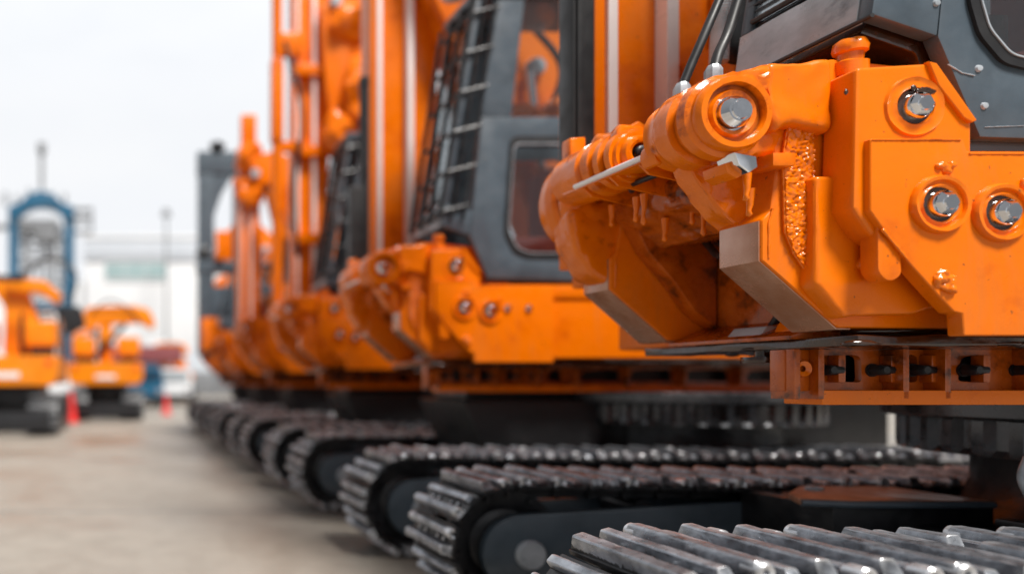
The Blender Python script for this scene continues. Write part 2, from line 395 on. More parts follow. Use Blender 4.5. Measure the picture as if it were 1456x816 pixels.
# ------------------------------------------------------------ upper works shared by the row
def XZs(l, Y): return [XZ(px, py, Y) for px, py in l]
def front_bracket(root):
    prof = XZs([(1083, 312), (1083, 370), (1193, 466), (1440, 468), (1440, 110), (1185, 84), (1102, 96), (1092, 150), (1104, 240), (1096, 300)], 2.5)
    for y0, y1, sd in ((2.5, 2.682, 1), (3.285, 3.475, 2)):
        b = prism(prof, y0, y1, .010, 3)
        o = obj('bracket_arm', b, 'orange', root)
        (fx, fz0), (_, fz1), (cx_, cz_) = prof[0], prof[1], prof[2]
        st = prism([(fx-.004, fz0-.004), (fx-.004, fz1-.002), (cx_-.003, cz_-.005), (cx_+.05, cz_-.006), (cx_+.05, cz_-.001), (cx_, cz_), (fx, fz1), (fx, fz0-.004)], y0+.008, y1-.008, .0015)
        obj('reflection_strip', st, 'sheen_brown', o)  # thin added strip, painted to look like the reflected ground
        bd = [bead([(2.345, y0-.001, 1.82), (2.345, y0-.001, 1.95), (2.36, y0-.001, 2.0)], .004)]
        obj('weld_bead', bd, 'cast', o)
    # back web, floor and ceiling between the arms
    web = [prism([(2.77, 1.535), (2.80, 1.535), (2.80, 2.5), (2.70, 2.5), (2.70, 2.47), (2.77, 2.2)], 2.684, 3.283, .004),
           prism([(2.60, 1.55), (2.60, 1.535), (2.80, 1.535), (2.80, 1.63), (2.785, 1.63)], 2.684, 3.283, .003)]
    objs('web_plate', web, 'shade_orange', root)  # cavity shade carried by the darker paint colour
    # cross beam hanging under the pin line, lumpy cast shape
    cb = prism([(2.30, 2.22), (2.33, 2.12), (2.50, 1.99), (2.72, 2.02), (2.76, 2.30), (2.45, 2.30)], 2.70, 3.275, .02, 2)
    remesh(cb, .03); goop(cb, .018, 6, 4); goop(cb, .005, 20, 2)
    obj('cross_beam', cb, 'shade_orange', root, ang=60)
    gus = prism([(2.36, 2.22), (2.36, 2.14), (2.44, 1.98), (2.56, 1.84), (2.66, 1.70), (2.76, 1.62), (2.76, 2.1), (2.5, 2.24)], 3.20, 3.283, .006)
    g2 = prism([(2.10, 2.27), (2.16, 2.14), (2.27, 2.0), (2.36, 1.93), (2.44, 2.02), (2.46, 2.28)], 2.60, 2.70, .02, 3)
    remesh(g2, .03); goop(g2, .014, 9, 1)
    g3 = prism([(2.14, 2.2), (2.16, 2.02), (2.25, 1.88), (2.33, 1.84), (2.42, 1.95), (2.42, 2.28)], 3.30, 3.46, .03, 3)
    remesh(g3, .03); goop(g3, .008, 8, 6)
    obj('gusset', gus, 'shade_orange', root); objs('gusset', [g2, g3], 'cast', root, ang=50)
    # hoses and fittings crowded into the cavity
    for pts, r_ in (([(2.62, 2.72, 2.12), (2.66, 2.85, 1.98), (2.70, 3.0, 1.95), (2.74, 3.24, 2.05)], .017), ([(2.55, 2.74, 2.08), (2.58, 2.95, 1.92), (2.64, 3.1, 1.98), (2.7, 3.26, 2.12)], .014), ([(2.745, 2.76, 2.0), (2.74, 2.78, 1.8), (2.74, 2.86, 1.66), (2.76, 2.95, 1.57)], .018)):
        obj('hydraulic_hose', tube(curve(pts, 8), r_, 10), 'rubber', root)
    obj('stop_block', prism([(2.64, 1.55), (2.76, 1.55), (2.76, 1.67), (2.72, 1.67), (2.66, 1.60)], 2.72, 2.80, .008, 2), 'cast', root, ang=50)
    obj('stop_block', prism([(2.62, 1.55), (2.76, 1.55), (2.76, 1.60), (2.66, 1.60)], 2.84, 3.0, .008, 2), 'worn', root, ang=50)
    for yy in (2.86, 3.06, 3.2):
        obj('cavity_bolt', lathe([(0, yy-.02), (.02, yy-.02), (.022, yy), (.022, yy+.02), (0, yy+.02)], 2.42, 2.12, 8), 'iron', root)
    # cast pin housings in line along Y
    cx, cz = 2.155, 2.322
    def housing(prof, cx, cz, sx=1, sz=1, amp=.008, sd=0, seg=64):
        pr = []
        for (r0, y0), (r1, y1) in zip(prof, prof[1:]):
            n = max(1, int(math.hypot(r1-r0, y1-y0)/.010))
            for k in range(n): pr.append((r0+(r1-r0)*k/n, y0+(y1-y0)*k/n))
        pr.append(prof[-1]); b = lathe(pr, cx, cz, seg, sx, sz); goop(b, amp, 8, sd); goop(b, amp*.3, 45, sd); return b
    h1 = housing([(.058, 2.50), (.062, 2.432), (.078, 2.425), (.086, 2.437), (.100, 2.437), (.106, 2.415), (.126, 2.415), (.134, 2.43), (.134, 2.452), (.150, 2.462), (.153, 2.495), (.128, 2.505), (.128, 2.535), (.150, 2.545), (.150, 2.575), (.150, 2.61), (.135, 2.63), (.13, 2.66), (.135, 2.68), (.11, 2.70), (0, 2.71)], cx, cz, amp=.003, sd=1)
    neck = prism([(2.06, 2.22), (2.28, 2.18), (2.45, 2.22), (2.46, 2.50), (2.38, 2.53), (2.18, 2.46), (2.06, 2.42)], 2.50, 2.68, .03, 3)
    remesh(neck, .03); goop(neck, .012, 8, 3); goop(neck, .004, 34, 3)
    lug = prism([(2.10, 2.43), (2.16, 2.475), (2.32, 2.515), (2.42, 2.50), (2.42, 2.44), (2.1, 2.38)], 2.46, 2.75, .02, 2); remesh(lug, .025); goop(lug, .02, 14, 9)
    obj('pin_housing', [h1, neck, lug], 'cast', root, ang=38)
    h2 = housing([(.038, 2.930), (.04, 2.875), (.055, 2.868), (.07, 2.872), (.078, 2.895), (.095, 2.895), (.10, 2.910), (.115, 2.910), (.118, 2.940), (.096, 2.948), (.096, 2.962), (.124, 2.970), (.126, 3.000), (.102, 3.008), (.102, 3.022), (.130, 3.030), (.132, 3.070), (.106, 3.078), (.106, 3.095), (.13, 3.110), (.12, 3.300), (0, 3.300)], cx+.01, cz+.01, amp=.003, sd=7)
    top2 = prism([(2.09, 2.41), (2.12, 2.47), (2.21, 2.47), (2.26, 2.41)], 2.93, 3.1, .012, 2); remesh(top2, .03); goop(top2, .014, 15, 2)
    nk2 = prism([(2.12, 2.30), (2.5, 2.24), (2.55, 2.40), (2.25, 2.44)], 2.94, 3.26, .02, 2); remesh(nk2, .03); goop(nk2, .02, 9, 12)
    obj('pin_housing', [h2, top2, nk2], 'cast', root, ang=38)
    h3 = housing([(.0, 3.33), (.03, 3.33), (.034, 3.30), (.06, 3.29), (.10, 3.30), (.125, 3.31), (.14, 3.33), (.146, 3.37), (.134, 3.39), (.154, 3.41), (.162, 3.46), (.155, 3.52), (.12, 3.57), (.08, 3.60), (0, 3.61)], cx+.12, 2.27, 1.0, 1.38, .003, 5)
    st3 = prism([(2.16, 2.40), (2.16, 2.555), (2.235, 2.56), (2.24, 2.40)], 3.33, 3.40, .01, 2)
    tab3 = prism([(2.28, 2.52), (2.38, 2.58), (2.44, 2.54), (2.34, 2.46)], 3.18, 3.30, .006, 2)
    nk3 = prism([(2.2, 2.1), (2.6, 1.9), (2.7, 2.4), (2.3, 2.48)], 3.32, 3.47, .03, 2); remesh(nk3, .03); goop(nk3, .008, 9, 2)
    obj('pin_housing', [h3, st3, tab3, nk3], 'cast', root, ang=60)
    # pins and holes
    pin = obj('pin_bolt', hexbolt(cx, cz, 2.445, .056, .045, False), 'chrome', root)
    obj('pin_bolt', hexbolt(cx+.012, cz+.012, 2.88, .026, .012, False), 'iron', root)
    obj('pin_bolt', [blob(P3(830, 240, 3.29), (.022, .012, .03), 2, .2), ], 'iron', root)
    fl = prism(XZs([(1044, 216), (1076, 222), (1078, 238), (1066, 246), (1050, 234)], 2.42), 2.42, 2.50, .006, 3)
    obj('chrome_latch', fl, 'chrome', root)
    objs('latch_lug', [prism(XZs([(1031, 232), (1048, 228), (1062, 246), (1048, 254), (1034, 246)], 2.45), 2.45, 2.55, .006), box(2.315, 2.40, 2.45, 2.55, 2.14, 2.19, .01)], 'orange', root)
    # ledge with a bright round edge in front of the pins
    led = [prism([(2.065, 2.245), (2.065, 2.260), (2.40, 2.270), (2.40, 2.25)], 2.70, 3.24, .003)]
    for y in (2.76, 2.93, 3.1): led.append(prism([(2.07, 2.245), (2.11, 2.205), (2.40, 2.14), (2.40, 2.245)], y, y+.012, .002))
    lo = obj('ledge_plate', led, 'cast', root)
    obj('ledge_rod', tube([(2.06, 2.70, 2.262), (2.06, 3.14, 2.262)], .0125, 16), 'rail', lo)
    obj('rod_cap', lathe([(0, 2.65), (.030, 2.652), (.036, 2.664), (.036, 2.72), (.026, 2.73), (0, 2.73)], 2.07, 2.255, 24, .8, 1.25), 'cast', lo)
    obj('inner_pipe', tube([(2.17, 2.8, 2.215), (2.17, 2.95, 2.215), (2.23, 3.02, 2.21)], .012, 10), 'iron', lo)
    # paint drips off the castings
    dr = []
    for (px, py, Y, l) in ((905, 300, 3.0, .06), (916, 296, 2.96, .09), (946, 330, 3.0, .05), (985, 300, 2.9, .07), (1001, 310, 2.86, .09), (1018, 296, 2.8, .07), (870, 310, 3.2, .05), (1062, 270, 2.5, .05), (1066, 292, 2.52, .05)):
        p = P3(px, py, Y)
        dr.append(tube([p+Vector((0, 0, .06)), p, p-Vector((.004, 0, l*.4)), p-Vector((.002, 0, l*.7)), p-Vector((0, 0, l*.85))], [.016, .010, .007, .011, .003], 10, True, .1))
    objs('paint_drip', dr, 'cast', root, ang=80)
    # rough welded patch on the arm face
    pp = XZs([(1120, 178), (1154, 172), (1157, 392), (1150, 392), (1128, 360), (1116, 330), (1113, 225)], 2.49)
    pt = prism(pp, 2.484, 2.505, 0); remesh(pt, .008, 8)
    for v in pt.verts:
        if v.co.y < 2.49: v.co.y += .008*noise.fractal(Vector((v.co.x*60, 0, v.co.z*95)), .8, 2, 5) - .002
    obj('weld_patch', pt, 'cast', root, ang=70)
    obj('weld_bead', bead([(x, 2.49, z) for x, z in pp+[pp[0]]], .004), 'cast', root, ang=70)
    # rounded shoulder between housing and box
    sh = prism(XZs([(1090, 90), (1180, 84), (1180, 190), (1120, 176), (1100, 188), (1086, 150)], 2.46), 2.45, 2.54, .035, 4)
    remesh(sh, .03); goop(sh, .012, 6, 5); obj('shoulder_casting', sh, 'orange', root, ang=60)

def side_box(root):
    # box with bevelled lower end, standing proud of the arm
    bx = prism(XZs([(1214, 96), (1320, 90), (1382, 172), (1382, 330), (1300, 380), (1236, 330), (1214, 296)], 2.372), 2.372, 2.49, .014, 4)
    for v in bx.verts:
        if v.co.z > 2.40 and v.co.x < 2.56: v.co.x += .03*(v.co.z-2.40)/.08*(1 if v.co.y > 2.45 else .6)
    bo = obj('side_box', bx, 'orange', root)
    lip = prism(XZs([(1318, 88), (1330, 91), (1387, 172), (1380, 175), (1368, 168), (1332, 122)], 2.366), 2.360, 2.38, .005, 3)
    obj('box_lip', lip, 'orange', bo)
    wd = prism(XZs([(1158, 250), (1236, 250), (1290, 330), (1370, 425), (1300, 446), (1200, 452), (1158, 404)], 2.45), 2.445, 2.52, .02, 4)
    remesh(wd, .05); goop(wd, .008, 5, 2)
    obj('lower_casting', wd, 'orange', root, ang=50)
    # tongue
    tg = prism(rnd(XZs([(1239, 300), (1262, 300), (1272, 330), (1273, 392), (1262, 400), (1252, 400), (1240, 388)], 2.38), .02), 2.36, 2.42, .006, 2)
    obj('side_tongue', [tg], 'orange', root)
    obj('tongue_boss', blob(P3(1232, 376, 2.44), (.035, .03, .03), 3, .25, 20), 'cast', root, ang=80)
    # stepped side plate
    sp = prism(XZs([(1238, 197), (1370, 197), (1376, 215), (1640, 216), (1640, 477), (1371, 477), (1369, 446), (1357, 443), (1333, 418), (1287, 367), (1256, 326), (1238, 300)], 2.35), 2.35, 2.40, .007, 3)
    so = obj('side_plate', sp, 'orange', root)
    objs('weld_bead', [bead([P3(1254, 326, 2.352), P3(1289, 368, 2.352)], .005), bead([P3(1240, 199, 2.349), P3(1366, 199, 2.349)], .0028), bead([P3(1378, 219, 2.349), P3(1470, 219, 2.349)], .0025)], 'cast', so, ang=80)
    # bolt rings and chrome bolts
    for px, py, Y, r, big in ((1299, 152, 2.372, .058, 0), (1334, 291, 2.35, .056, 1), (1422, 303, 2.35, .052, 1)):
        cx, cz = XZ(px, py, Y)
        R1 = .098 if big else .10
        pr = [(.058, Y+.01), (.060, Y-.008), (.064, Y-.012), (.070, Y-.005), (.080, Y-.005), (.083, Y-.016), (R1-.004, Y-.018), (R1, Y-.012), (R1+.004, Y+.004), (R1, Y+.01)] if big else [(.060, Y+.01), (.064, Y-.008), (.072, Y-.004), (.09, Y-.003), (R1, Y-.008), (R1+.006, Y+.004)]
        rg = lathe([(p[0], p[1]) for p in pr], cx, cz, 64); goop(rg, .0022, 20, px); goop(rg, .0012, 60, px)
        ro = obj('bolt_ring', rg, 'orange', root, ang=50)
        obj('bolt_recess', lathe([(0, Y-.0035), (.059, Y-.0035), (.062, Y+.002), (0, Y+.004)], cx, cz, 32), 'grease', ro)
        hb = hexbolt(cx+.004, cz, Y-.006, .042, .028); 
        xs = lathe([(.042, Y-.022), (.046, Y-.014), (.046, Y+.006)], cx+.004, cz, 24)
        bo = obj('chrome_bolt', hb+[xs], 'chrome', ro)
        if not big:
            obj('grease_smear', [blob((cx+.035, Y-.006, cz+.052), (.036, .006, .014), 3, .9, 40), blob((cx-.01, Y-.008, cz+.062), (.010, .005, .010), 2), blob((cx+.058, Y-.003, cz+.01), (.012, .003, .024), 3, .9, 50)], 'grease', ro, ang=80)
    wl = []
    for px, py, s in ((1342, 400, .030), (1336, 392, .022), (1350, 408, .022), (1344, 240, .018), (1336, 236, .012), (1350, 236, .013), (1348, 250, .012), (1458, 262, .02)):
        x, z = XZ(px, py, 2.35); wl.append(blob((x, 2.348, z), (s, s*.55, s), 3, 1.1, 42, px))
    objs('weld_lump', wl, 'cast', root, ang=80)
    # capped bolt standing at the top of the box
    c = P3(1208, 90, 2.5)
    kb = lathe_z([(.050, c.z-.05), (.050, c.z-.004), (.036, c.z+.004), (.036, c.z+.03), (.047, c.z+.036), (.049, c.z+.052), (.042, c.z+.075), (.026, c.z+.088), (.008, c.z+.091)], c.x, c.y, 28); goop(kb, .006, 20, 2)
    obj('top_bolt', kb, 'cast', root, ang=50)
    sn = [blob(P3(1166, 146, 2.46), (.006, .006, .014), 2, .8, 60), blob(P3(1203, 131, 2.372), (.006, .004, .012), 2, .8, 60)]
    objs('grease_smear', sn, 'grease', root, ang=80)

def house(root):
    b = [box(3.05, 7.3, 2.402, 4.25, 1.56, 2.15, .02, 3)]
    obj('deck_body', b, 'orange', root)
    obj('deck_skirt', [box(3.0, 7.3, 2.385, 2.43, 2.06, 2.17, .008)], 'orange', root)
    # hatch seams and small bolts on the side
    bl = []
    for px in (722, 752):
        x, z = XZ(px, 438, 5.65); obj('side_bolt', hexbolt(x, z, 2.350, .028, .022), 'chrome', root)
    objs('access_door', [box(4.2, 5.1, 2.392, 2.41, 1.64, 2.0, .008), box(5.25, 6.3, 2.392, 2.41, 1.64, 2.0, .008)], 'orange', root)
    obj('engine_hood', [box(4.6, 7.0, 2.5, 4.2, 2.152, 2.95, .06, 3)], 'slate', root)
    obj('counterweight', prism([(7.0, 1.5), (7.9, 1.6), (8.0, 2.0), (7.9, 2.9), (7.02, 2.95)], 2.45, 4.2, .06, 3), 'slate', root)
    # grimy floor pan under everything
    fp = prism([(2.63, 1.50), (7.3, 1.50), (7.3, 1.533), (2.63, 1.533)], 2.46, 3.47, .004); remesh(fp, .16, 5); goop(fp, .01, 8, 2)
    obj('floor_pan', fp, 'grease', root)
    gl = []
    for k in range(34):
        x = 2.62+random.random()*1.3; y = random.choice((2.47, 2.5, 2.9, 3.2, 3.4)); gl.append(blob((x, y, 1.505), (random.uniform(.015, .07), .03, random.uniform(.006, .016)), 2, .8, 18, k))
    objs('grease_smear', gl, 'grease', root, ang=80)
    # lower frame ring: orange web with openings, ribs and flange
    pan = [[(2.80, 3.06)], ]
    wb = []
    xs = [2.645, 2.74, 3.075, 3.24, 3.60, 3.95, 4.4, 4.9, 5.4, 5.9]
    rr = random.Random(3)
    for i in range(1, len(xs)-1):
        x0, x1 = xs[i]+.012, xs[i+1]
        w = x1-x0; c = x0+w*rr.uniform(.48, .6)
        hw = min(.065, w*.24) if i < 5 else w*.42
        hole = rnd([(c-hw, 1.37), (c+hw, 1.365), (c+hw*.95, 1.47), (c+hw*.3, 1.48), (c-hw*.8, 1.465)], .02, 3)
        outer = [(x0, 1.335), (x1, 1.335), (x1, 1.498), (x0, 1.498)]
        p = ringplate(outer, hole, 2.775, 2.80); wb.append(p)
    objs('frame_web', wb, 'shade_orange', root)
    rb = []
    for i, x in enumerate(xs):
        rb.append(box(x-.01, x+.014, 2.70, 2.80, 1.30, 1.498, .003))
    e = prism([(2.63, 1.33), (2.73, 1.33), (2.73, 1.497), (2.63, 1.497)], 2.735, 2.80, .006); rb.append(e)
    objs('frame_rib', rb, 'shade_orange', root)
    fl = box(2.745, 6.6, 2.70, 2.86, 1.277, 1.335, .006); 
    obj('frame_flange', fl, 'orange', root)
    obj('frame_core', [box(4.05, 6.6, 2.87, 3.9, 1.28, 1.497, .01), box(2.9, 4.05, 2.86, 2.90, 1.34, 1.497, .004)], 'iron', root)
    cy = [lathe([(.012, 2.722), (.03, 2.715), (.034, 2.74), (.02, 2.78), (0, 2.78)], 2.69, 1.42, 20)]
    obj('frame_boss', cy, 'cast', root)
    for px in (1171, 1245, 1302, 1375, 1450):
        x, z = XZ(px, 526, 2.76); obj('frame_bolt', hexbolt(x, z, 2.772, .024, .05)+[tube([(x, 2.74, z), (x+.05, 2.745, z)], .02, 10)], 'iron', root)
        obj('frame_lug', [box(x+.03, x+.06, 2.73, 2.775, z-.05, z+.06, .006)], 'shade_orange', root)
    x, z = XZ(1085, 512, 2.9)
    obj('drain_plug', [lathe_z([(.03, z), (.03, 1.50)], x, 2.9, 12), lathe_z([(.072, z-.012), (.075, z), (.072, z+.014)], x, 2.9, 20)], 'grease', root)

def turntable(root):
    cx, cy = 5.15, OR.y
    rim = lathe_z([(1.0, 1.19), (1.095, 1.19), (1.11, 1.20), (1.11, 1.268), (1.10, 1.276)], cx, cy, 128)
    obj('slewing_rim', rim, 'ring', root)
    def rm(r, i, z): return r-(.032 if (i // 3) % 2 else 0) if 1.03 < z < 1.185 else r
    g = lathe_z([(.95, 1.0), (1.045, 1.01), (1.05, 1.04), (1.05, 1.18), (1.03, 1.189)], cx, cy, 264, rm)
    obj('slewing_ring', g, 'ring', root)
    ped = [lathe_z([(.95, .60), (.82, .72), (.78, .85), (.78, 1.0)], cx, cy, 40), box(3.9, 4.9, 2.55, 3.82, .38, .66, .02)]
    obj('carbody', ped, 'iron', root)
    # rust topped deck plate and dark box under it
    pl = [(3.48, 3.60), (3.36, 3.42), (3.55, 3.36), (4.25, 3.36), (4.25, 3.84), (3.78, 3.84)]
    bm = bmesh.new(); v0 = [bm.verts.new((x, y, .755)) for x, y in pl]; v1 = [bm.verts.new((x, y, .785)) for x, y in pl]
    bm.faces.new(v0[::-1]); bm.faces.new(v1)
    for i in range(len(pl)): bm.faces.new((v0[i], v0[(i+1) % 6], v1[(i+1) % 6], v1[i]))
    bmesh.ops.recalc_face_normals(bm, faces=bm.faces)
    dp = obj('deck_plate', bev(bm, .005), 'rust', root)
    obj('plate_edge', [tube([(3.37, 3.418, .765), (3.55, 3.355, .765), (4.25, 3.355, .765)], .018, 8)], 'slate', dp)
    obj('plate_lug', [blob((3.72, 3.7, .79), (.05, .03, .02), 2, .4, 30)], 'worn', dp)
    objs('carbody_beam', [box(3.5, 4.3, 3.39, 3.9, .3, .753, .01), box(3.5, 4.3, 2.5, 2.9, .2, .6, .01), box(3.45, 3.9, 2.6, 3.4, .2, .5, .02)], 'iron', root)
    # valve block and pipes under the ring
    vb = [box(3.93, 4.3, 2.82, 3.1, .72, .75, .008), lathe([(0, 2.82), (.045, 2.82), (.045, 3.0), (0, 3.0)], 4.13, .86, 20), box(4.2, 4.35, 2.8, 3.05, .72, 1.03, .01)]
    obj('valve_block', vb, 'iron', root)
    pp = []
    for k, (x, y) in enumerate(((3.90, 2.98), (3.95, 2.92), (4.0, 2.97), (4.06, 2.9))):
        pp.append(tube(curve([(x+.02, y, 1.04), (x-.02+.01*k, y-.01, .95), (x+.01, y-.02, .84), (x+.03, y, .74)], 6), .011, 10))
        pp.append(lathe_z([(.02, .745), (.02, .775), (.014, .79)], x+.03, y, 6))
    objs('hydraulic_pipe', pp[::2], 'worn', root)

def base_machine():
    root = empty('crawler_rig', OR, '', 'crawler rig', 'orange crawler rigs parked in a row')
    make_track(root, 1.78, 6.9, 4.13)
    front_bracket(root); side_box(root); house(root); turntable(root)
    return root
def copy_child(o, parent):
    c = o.copy(); COL.objects.link(c); c.parent = parent
    for g in list(o.children): copy_child(g, c)
def copy_machine(src, loc):
    r = src.copy(); COL.objects.link(r); r.location = loc
    for ch in list(src.children): copy_child(ch, r)
    return r

# ------------------------------------------------------------ per machine parts (built in the frame of the nearest one)
def cab(root, near=False, shift=0.0, roof=4.56, width=.55):
    y0, y1 = 2.42, 2.42+width; t = .05; s = shift
    if near: win = [(3.0, 3.36), (2.985, 2.72), (3.02, 2.60), (3.10, 2.505), (3.2, 2.48), (3.97, 2.47), (3.97, 3.36)]
    else: win = [(3.22, 3.38), (3.17, 2.62), (3.25, 2.46), (3.36, 2.42), (3.97, 2.42), (3.97, 3.38)]
    sh = lambda L: [(x+s, z) for x, z in L]
    outer = [(2.87, 2.59), (3.02, 2.233), (4.1, 2.2), (4.1, 3.58), (2.97, 3.58)]
    fr = []; 
    wr = rnd(win, .03 if near else .06, 5)
    for ya, yb in ((y0, y0+t), (y1-t, y1)):
        fr.append(ringplate(sh(outer), sh(wr), ya, yb, .008))
        fr.append(prism(sh([(2.97, 3.582), (3.22, 3.582), (3.33, roof), (3.07, roof)]), ya, yb, .012, 3))
        fr.append(prism(sh([(3.99, 3.582), (4.1, 3.582), (4.1, roof), (3.99, roof)]), ya, yb, .008))
        fr.append(prism(sh([(2.636, 2.668), (2.868, 2.59), (2.89, 2.80), (2.665, 2.86)]), ya, yb, .008))
        fr.append(prism(sh([(2.662, 2.862), (2.70, 2.862), (2.97, roof), (2.93, roof)]), ya, yb, .008))
    fr.append(box(2.90+s, 4.12+s, y0-.01, y1+.01, roof, roof+.09, .03, 3))
    fr.append(box(3.02+s, 4.1+s, y0+t, y1-t, 2.2, 2.25, .004))
    fr.append(box(4.05+s, 4.1+s, y0+t, y1-t, 2.25, 3.0, .004))
    fo = obj('cab', fr, 'slate', root)
    # rubber seals round the windows
    c = (sum(p[0] for p in wr)/len(wr), sum(p[1] for p in wr)/len(wr))
    sc = lambda k: sh([(c[0]+(x-c[0])*k, c[1]+(z-c[1])*k) for x, z in wr])
    obj('window_seal', [ringplate(sc(1.055), sc(.94), y0-.012, y0+t+.005), ], 'rubber', fo)
    obj('window_trim', [ringplate(sc(.955), sc(.94), y0-.016, y0-.005)], 'worn', fo)
    objs('window_glass', [prism(sc(.95), y0+.02, y0+.026, 0), prism(sc(.95), y1-.026, y1-.02, 0), prism(sh([(3.2, 3.6), (3.99, 3.6), (3.99, roof), (3.31, roof)]), y0+.02, y0+.026, 0)], 'glass', fo)
    # front: worn sill panel, dark window band, windscreen
    fp = prism(sh([(2.636, 2.668), (2.66, 2.66), (2.685, 2.85), (2.662, 2.86)]), y0+t+.002, y1, .003)
    obj('front_sill', [fp], 'worn', fo)
    obj('sill_trim', [tube([(2.638+s, y0, 2.663), (2.638+s, y1, 2.663)], .008, 8)], 'rubber', fo)
    obj('windscreen', [prism(sh([(2.672, 2.88), (2.678, 2.88), (2.945, roof), (2.939, roof)]), y0+t, y1-t, 0)], 'glass', fo)
    lv = [tube([(2.67+s+.0, y0+.1, 2.9), (2.67+s, y1-.05, 2.9)], .012, 8), tube([(2.70+s, y0+.3, 2.9), (2.79+s, y0+.3, 3.6)], .012, 8)]
    objs('wiper', lv, 'rubber', fo)
    # interior: seat, column
    obj('seat', [box(3.3+s, 3.7+s, y0+.1, y1-.08, 2.45, 2.6, .04, 3), box(3.62+s, 3.74+s, y0+.1, y1-.08, 2.6, 3.2, .05, 3)], 'seat', fo)
    obj('control_column', [tube([(3.1+s, (y0+y1)/2, 2.25), (3.05+s, (y0+y1)/2, 2.9)], .03, 10)], 'iron', fo)
    if near:
        rv = []
        for px, py in ((1331, 5), (1391, 98), (1399, 151)):
            x, z = XZ(px, py, y0); rv.append(lathe([(0, y0-.008), (.010, y0-.006), (.013, y0)], x, z, 12))
        objs('rivet', rv, 'worn', fo)
        # bright chipped edge of the underside
        objs('edge_trim', [bead([P3(1348, 92, y0-.002), P3(1368, 104, y0-.002), P3(1386, 108, y0-.002)], .002), bead([P3(1400, 181, y0-.002), P3(1456, 179, y0-.002)], .0012)], 'worn', fo)
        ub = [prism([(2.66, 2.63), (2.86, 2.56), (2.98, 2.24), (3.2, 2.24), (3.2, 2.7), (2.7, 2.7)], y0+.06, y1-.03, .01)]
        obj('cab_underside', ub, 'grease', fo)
        objs('louvre', [box(2.68+s, 2.70+s, y0+.06, y1-.02, 2.88+.03*k, 2.89+.03*k, .002) for k in range(6)], 'iron', fo)
    return fo
def guard(root, roof=4.56, shift=0.0, width=.55):
    """bar guard over the front and the front quarter of the cab"""
    y0, y1 = 2.40, 2.42+width; s = shift; bars = []
    fx = lambda z: 2.60+(z-2.7)*.155+s
    for k in range(4):
        y = y0+(y1-y0)*k/3
        bars.append(tube([(fx(2.72), y, 2.72), (fx(roof), y, roof)], .020, 8))
    for k in range(6):
        z = 2.78+k*.33
        bars.append(tube([(fx(z), y0, z), (fx(z), y1, z)], .016, 8))
        bars.append(tube([(fx(z), y0, z), (fx(z)+.24, y0, z+.06)], .013, 8))
    for d in (.10, .2):
        bars.append(tube([(fx(2.72)+d, y0, 2.72), (fx(roof)+d, y0, roof)], .013, 8))
    obj('guard_grille', bars, 'iron', root)
def leader(root, x0=2.464, top=9.0, y=3.6, w=.651, foot=2.0, mat_='orange'):
    k = w/.651; X = lambda d: x0+d*k
    b = [box(X(0), X(.056), y, y+.3, foot, top, .006), box(X(.111), X(.363), y+.06, y+.36, foot, top, .006), box(X(.43), X(.651), y+.06, y+.36, foot, top, .006),
         box(X(.1), X(.64), y+.1, y+.34, foot-.1, foot+.2, .01)]
    lo = obj('mast', b, mat_, root)
    obj('guide_rail', box(X(.058), X(.109), y-.02, y+.25, foot, top, .006), 'rail', lo)
    obj('guide_rail', box(X(.365), X(.428), y-.02, y+.25, foot, top, .006), 'rail', lo)
    obj('mast_edge', box(X(.655), X(.675), y+.02, y+.3, foot, top, .004), 'cast', lo)
    return lo
def boom(root, pts, y=3.3, w=.36, half=.24):
    """curved box boom seen from the side: list of (x,z)"""
    c = curve([(x, 0, z) for x, z in pts], 8); up = []; dn = []
    for i, p in enumerate(c):
        d = (c[min(i+1, len(c)-1)]-c[max(i-1, 0)]).normalized(); n = Vector((-d.z, 0, d.x)); q = i/(len(c)-1)
        hh = half*(1.25-.9*abs(q-.35)); up.append((p.x+n.x*hh, p.z+n.z*hh)); dn.append((p.x-n.x*hh, p.z-n.z*hh))
    bo = obj('boom', prism(up+dn[::-1], y, y+w, .012), 'orange', root)
    a, m, e = c[1], c[len(c)//2], c[-1]
    obj('boom_cylinder', [tube([(a.x-.5, y-.1, a.z), (a.x*.5+m.x*.5-.35, y-.1, (a.z+m.z)/2)], .075, 16), ], 'orange', bo)
    obj('cylinder_rod', tube([(a.x*.5+m.x*.5-.35, y-.1, (a.z+m.z)/2), (m.x-.1, y-.1, m.z)], .04, 12), 'chrome', bo)
    objs('pivot_pin', [lathe([(0, y-.08), (.08, y-.08), (.09, y-.05), (.09, y+w+.06), (0, y+w+.06)], q.x, q.z, 24) for q in (a, m, e)], 'worn', bo)
    return bo

B = base_machine()
rigs = [B]
LAB = ['nearest orange crawler rig, in sharp focus, chrome bolts on its front bracket',
       'second orange crawler rig from the camera, slate cab with bar guard in front',
       'third orange crawler rig in the row, with slim pipe mast beside its tall mast',
       'fourth orange crawler rig in the row, its shorter orange mast ending in a lumpy head',
       'fifth crawler rig in the row, the one with a dark slate portal mast',
       'sixth crawler rig, far end of the row, small and blurred beside the dark portal mast',
       ]
for k in range(1, 6):
    rigs.append(copy_machine(B, OR+Vector((0, PITCH*k, 0))))
bg_ = obj('dark_filler', [prism([(3.25, .62), (6.8, .62), (6.8, 1.2), (3.0, 1.2)], 2.8, 3.75, .03), box(3.1, 6.8, 2.95, 3.6, 1.202, 1.272, .02)], 'rubber', rigs[1])  # black block added so the gap under the copies looks dark
for k, r in enumerate(rigs): r['label'] = LAB[k]
nt_src = list(rigs[1].children)
make_track(rigs[1], 1.78, 6.9, 2.23)
near_parts = [c for c in rigs[1].children if c not in nt_src]+[bg_]
for k in range(2, 6):
    for c in near_parts: copy_child(c, rigs[k])
make_track(B, 1.42, 6.9, 2.30)

